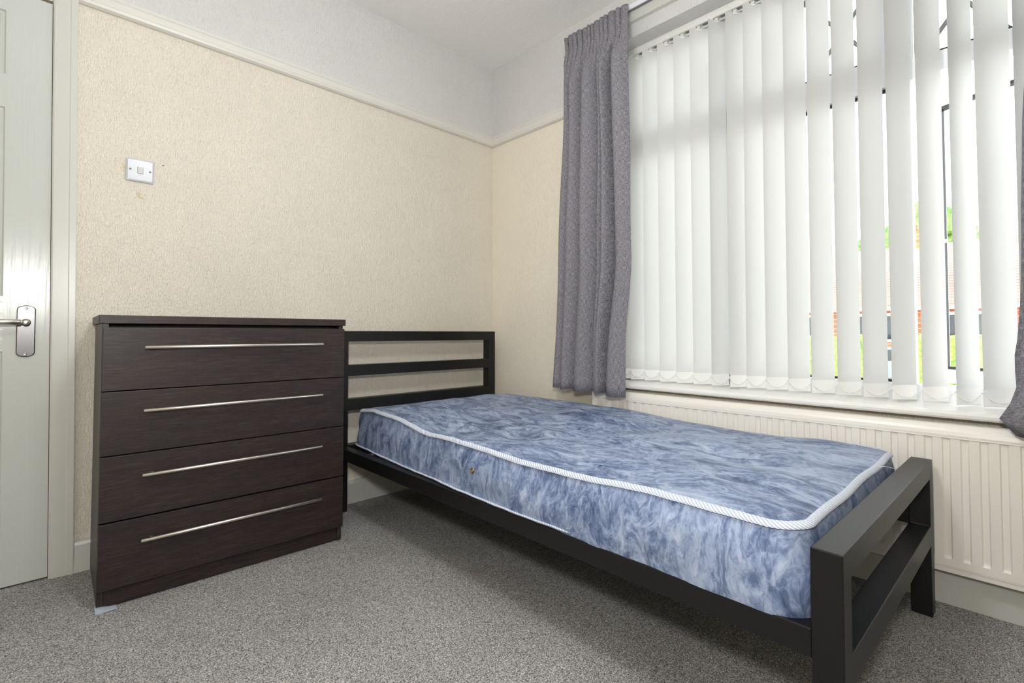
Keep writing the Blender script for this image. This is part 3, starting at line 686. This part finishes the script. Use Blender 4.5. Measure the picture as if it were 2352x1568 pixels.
# ------------------------------------------------------------------ curtains
def cat(ctrl, s):
    for i in range(len(ctrl)-1):
        if s <= ctrl[i+1][0] or i == len(ctrl)-2:
            a, b = ctrl[i], ctrl[i+1]; t_ = (s-a[0])/(b[0]-a[0]); p = ctrl[max(0, i-1)]; n = ctrl[min(len(ctrl)-1, i+2)]
            m0 = (b[1]-p[1])/max(1e-6, b[0]-p[0])*(b[0]-a[0]); m1 = (n[1]-a[1])/max(1e-6, n[0]-a[0])*(b[0]-a[0])
            t2, t3 = t_*t_, t_*t_*t_
            return (2*t3-3*t2+1)*a[1]+(t3-2*t2+t_)*m0+(-2*t3+3*t2)*b[1]+(t3-t2)*m1
def ridges(cr, s_, base, pw):
    """fold depth at s_: round ridges that meet in sharp creases; cr = [(s, depth of the ridge that starts here, lean)]"""
    for i in range(len(cr)-1):
        a, b = cr[i][0], cr[i+1][0]
        if s_ <= b or i == len(cr)-2:
            t_ = min(1, max(0, (s_-a)/(b-a))); k = cr[i][2]; tt = t_**k
            return base+cr[i][1]*max(0, 4*tt*(1-tt))**pw
def curtain(name, label, ctrl, yl, yr, xm, zt, zb, npl, hem=None, hw_=None, seed=3):
    """yl, yr = left and right edge y by height; ctrl(z) = the creases at that height"""
    t_ = thing(name, label, 'curtain', (-.09, yl(1.4), zt))
    rg = random.Random(seed); wd_ = [rg.uniform(.6, 1.4) for _ in range(npl)]; tot = sum(wd_); acc = 0; head = []
    for w_ in wd_: head.append((acc/tot, rg.uniform(.011, .019), rg.uniform(.75, 1.35))); acc += w_
    head.append((1, 0, 1)); dip = [rg.uniform(-.004, .003) for _ in range(npl+1)]
    m = MB(); rows = []; uvs = []
    NSs = 420; zl = [zt-k*.01 for k in range(14)]+[zt-.145, zt-.16, zt-.18, zt-.2, zt-.225, zt-.25, zt-.28, zt-.31, zt-.34]+[zt-.34-(zt-.34-zb)*k/34 for k in range(1, 35)]
    for iz, z in enumerate(zl):
        f = min(1, max(0, (zt-.105-z)/.19)); f = f*f*(3-2*f); pin = math.exp(-((z-(zt-.105))/.018)**2)
        cz = ctrl(z); row = []; uv = []
        for k in range(NSs+1):
            s_ = k/NSs
            d_ = 1.3*ridges(cz, s_, -.038, .6)*(1+.10*math.sin(z*3+s_*9))
            h_ = ridges(head, s_, -.008, .5); j = max(i for i in range(len(head)) if head[i][0] <= s_+1e-9)
            keep = math.exp(-max(0, zt-.105-z)/.09)          # pleats fade out below the tape
            x = xm(z)-(d_*f+h_*(1-.45*pin)*(keep if z < zt-.105 else 1))
            y = yl(z)+(yr(z)-yl(z))*s_+f*.003*math.sin(z*5.1+s_*14)
            zz = z
            if z > zt-.025: zz += dip[j]*(z-(zt-.025))/.025-.004*(1-min(1, (h_+.008)/.010))*(z-(zt-.025))/.025
            if iz == len(zl)-1: zz += .003*math.sin(26*s_)+(hem(s_) if hem else 0)
            x = min(x, hw_(zz) if hw_ else -.022)
            row.append((x, y, zz)); uv.append((s_*1.1, z))
        rows.append(row); uvs.append(uv)
    m.grid(rows, uvs)
    o = build('curtain_panel', m, M['curtain'], t_)
    so = o.modifiers.new('cloth_thickness', 'SOLIDIFY'); so.thickness = .0022; so.offset = 0
    return t_
lim = lambda z: -.070 if z < .62 else (-.068-.0*(z) if z < .62 else -.030)
limL = lambda z: -.106 if z < .60 else (-.106+.06*min(1, (z-.60)/.25) if z < .9 else -.044)
def creases(tab):
    # crease positions at three heights (top, middle, bottom) with ridge depth and lean
    def f_(z):
        w = (2.3-z)/1.75
        return [((t_+(m_-t_)*w*2) if w < .5 else (m_+(b_-m_)*(w*2-1)), d_, k_) for t_, m_, b_, d_, k_ in tab]
    return f_
ctrlL = creases([(0, 0, 0, .052, .8), (.155, .135, .16, .070, .6), (.33, .33, .33, .075, .7), (.545, .56, .60, .058, .75), (.625, .645, .68, .082, .7), (.755, .765, .775, .012, 1), (.80, .825, .80, .088, .62), (1.04, 1.04, 1.05, 0, 1)])
curtain('curtain', 'grey heather pencil-pleat curtain hanging left of blind', ctrlL,
        lambda z: lerp(z, [.55, .9, 1.2, 1.9, 2.24, 2.30, 2.393], [-.614, -.632, -.640, -.664, -.662, -.676, -.655]),
        lambda z: lerp(z, [.55, .8, 1.15, 1.5, 2.1, 2.393], [-1.066, -1.064, -1.096, -1.088, -1.066, -1.046]),
        lambda z: lerp(z, [.55, 1.2, 2.3, 2.393], [-.132, -.115, -.092, -.078]), 2.391, .552, 13, hem=lambda s_: -.010*max(0, (s_-.75)/.25), hw_=limL)
ctrlR = creases([(0, 0, 0, .05, .8), (.14, .15, .13, .07, .6), (.3, .31, .28, .075, .7), (.45, .44, .47, .06, .8), (.58, .6, .6, .08, .6), (.74, .73, .76, .07, .7), (.88, .88, .9, .07, .7), (1.03, 1.03, 1.03, 0, 1)])
def limR(z): return -.115 if z < .63 else (-.115+.07*min(1, (z-.63)/.2) if z < .9 else -.044)
curtain('curtain', 'grey heather curtain at right of blind, hem gathered over the sill', ctrlR,
        lambda z: lerp(z, [.545, .562, .59, .62, .66, .70, .76, .83, .98, 1.15, 1.39, 1.8, 2.39], [-2.300, -2.272, -2.262, -2.276, -2.298, -2.296, -2.294, -2.302, -2.311, -2.316, -2.326, -2.35, -2.36]),
        lambda z: -2.80, lambda z: lerp(z, [.55, .62, .75, 2.39], [-.135, -.135, -.11, -.08]), 2.391, .548, 24, hw_=limR, seed=5)

# ------------------------------------------------------------------ outside
GZ = -1.2
struct('ground', MB().box(.3, 80, -40, 40, GZ-.2, GZ), M['grass'])
hs = thing('house', 'red brick house with tiled roof and chimney seen through blind', 'house', (27, -1, GZ))
build('wall', MB().box(25, 31, -9, 8, GZ, 1.95), M['brick'], hs)
build('roof', MB().hexa([(24.5, -9.5, 1.9), (31.5, -9.5, 1.9), (31.5, 8.5, 1.9), (24.5, 8.5, 1.9)], [(28.9, -7.5, 5.15), (29.1, -7.5, 5.15), (29.1, 6.5, 5.15), (28.9, 6.5, 5.15)]), M['tiles'], hs)
build('gutter', MB().box(24.38, 24.5, -9.5, 8.5, 1.82, 1.95), M['house_white'], hs)
ck = build('chimney', MB().box(28.7, 29.3, 1.05, 1.85, 4.6, 5.85), M['brick'], hs)
for yy in (1.25, 1.65): build('chimney_pot', MB().lathe((29, yy, 5.85), (0, 0, 1), [(.13, 0), (.11, .3), (.14, .34), (.12, .36)], 12), M['brick'], ck)
for y0_, y1_ in ((1.5, 3.0), (-1.6, .2), (4.6, 6.2)):
    w_ = build('house_window', MB().box(24.93, 25.02, y0_, y1_, .45, 1.72), M['house_white'], hs)
    build('pane', MB().box(24.91, 24.94, y0_+.12, y1_-.12, .57, 1.6), M['dark_glass'], w_)
def blob(mb, c, r, n=9, seed=0, squash=1.0, amp=.2):
    rg = random.Random(seed); rows = []; ph = [rg.uniform(0, 6) for _ in range(6)]
    for i in range(n*2+1):
        th = PI*i/(n*2); row = []
        for k in range(n*4):
            p = 2*PI*k/(n*4); rr = r*(1+amp*(.5*math.sin(3*p+ph[0]+2*th)+.5*math.sin(5*th+ph[1]+p)+.35*math.sin(9*p+ph[2])*math.sin(7*th+ph[3])+.5*rg.uniform(-.5, .5)))
            row.append((c[0]+rr*math.sin(th)*math.cos(p), c[1]+rr*math.sin(th)*math.sin(p), c[2]+rr*math.cos(th)*squash))
        rows.append(row)
    mb.grid(rows, wrap=True, smooth=False); return mb
for (x, y, top, r, lb) in ((38, 1.75, 9.3, 2.3, 'tall green tree behind the chimney'), (44, 5.8, 8.3, 1.9, 'rounder green tree left of chimney behind roof'), (46, -2.2, 7.2, 2.0, 'low green tree behind the right end of roof')):
    t_ = thing('tree', lb, 'tree', (x, y, GZ), group='trees behind the house'); cz = top-r*.9
    build('trunk', MB().tube([(x, y, GZ), (x+.1, y, cz)], [.25, .15], 10), M['bark'], t_)
    m = MB(); blob(m, (x, y, cz), r*.8, 9, int(x*7+y*3)); blob(m, (x, y+r*.5, cz-r*.5), r*.7, 8, int(x+y*5)); blob(m, (x, y-r*.5, cz-r*.6), r*.7, 8, int(x*3+y)); build('crown', m, M['tree'], t_)
def hedge(y0_, y1_, lb, x0=19.6, top=.75):
    m = MB(); rows = []; rg = random.Random(int(y0_*10)); ny = max(8, int((y1_-y0_)/.12))
    sec = [(0, GZ), (-.1, GZ+.5), (-.05, GZ+1.2), (.02, top-.15), (.2, top), (.6, top+.02), (.85, top-.1), (.95, GZ+.8), (.9, GZ)]
    for k in range(ny+1):
        yy = y0_+(y1_-y0_)*k/ny; rows.append([(x0+u+rg.uniform(-.06, .06), yy+rg.uniform(-.03, .03), v+(rg.uniform(-.07, .07) if v > GZ else 0)) for u, v in sec])
    vs = m.grid(rows, smooth=False); m.bm.faces.new(vs[0]); m.bm.faces.new(vs[-1][::-1])
    tag(build('hedge', m, M['hedge']), lb, 'hedge', 'hedges in front of the house')
hedge(1.72, 5.5, 'clipped green hedge left of parked car'); hedge(-6, .82, 'clipped green hedge right of parked car')
car = thing('car', 'silver grey car parked between hedges in front of house', 'car', (22.4, 1.2, GZ))
m = MB().prism([(-2.1, .25), (2.1, .25), (2.15, .75), (1.2, .92), (.75, 1.48), (-1.1, 1.52), (-1.85, 1.0), (-2.15, .9)], lambda u, v, e: ((21.6, 23.2)[e], 1.2+u, GZ+v)); build('body', m, M['car'], car, bevel=.08, seg=3)
build('side_window', MB().prism([(.98, .96), (.64, 1.40), (-1.0, 1.44), (-1.6, 1.02)], lambda u, v, e: ((21.585, 21.62)[e], 1.2+u, GZ+v)), M['dark_glass'], car)
for yy in (-.1, 2.5):
    for xx in (21.58, 23.02): build('wheel', MB().lathe((xx, yy, GZ+.32), (1, 0, 0), [(.2, 0), (.31, .02), (.32, .1), (.31, .18), (.2, .2)], 20), M['tyre'], car)
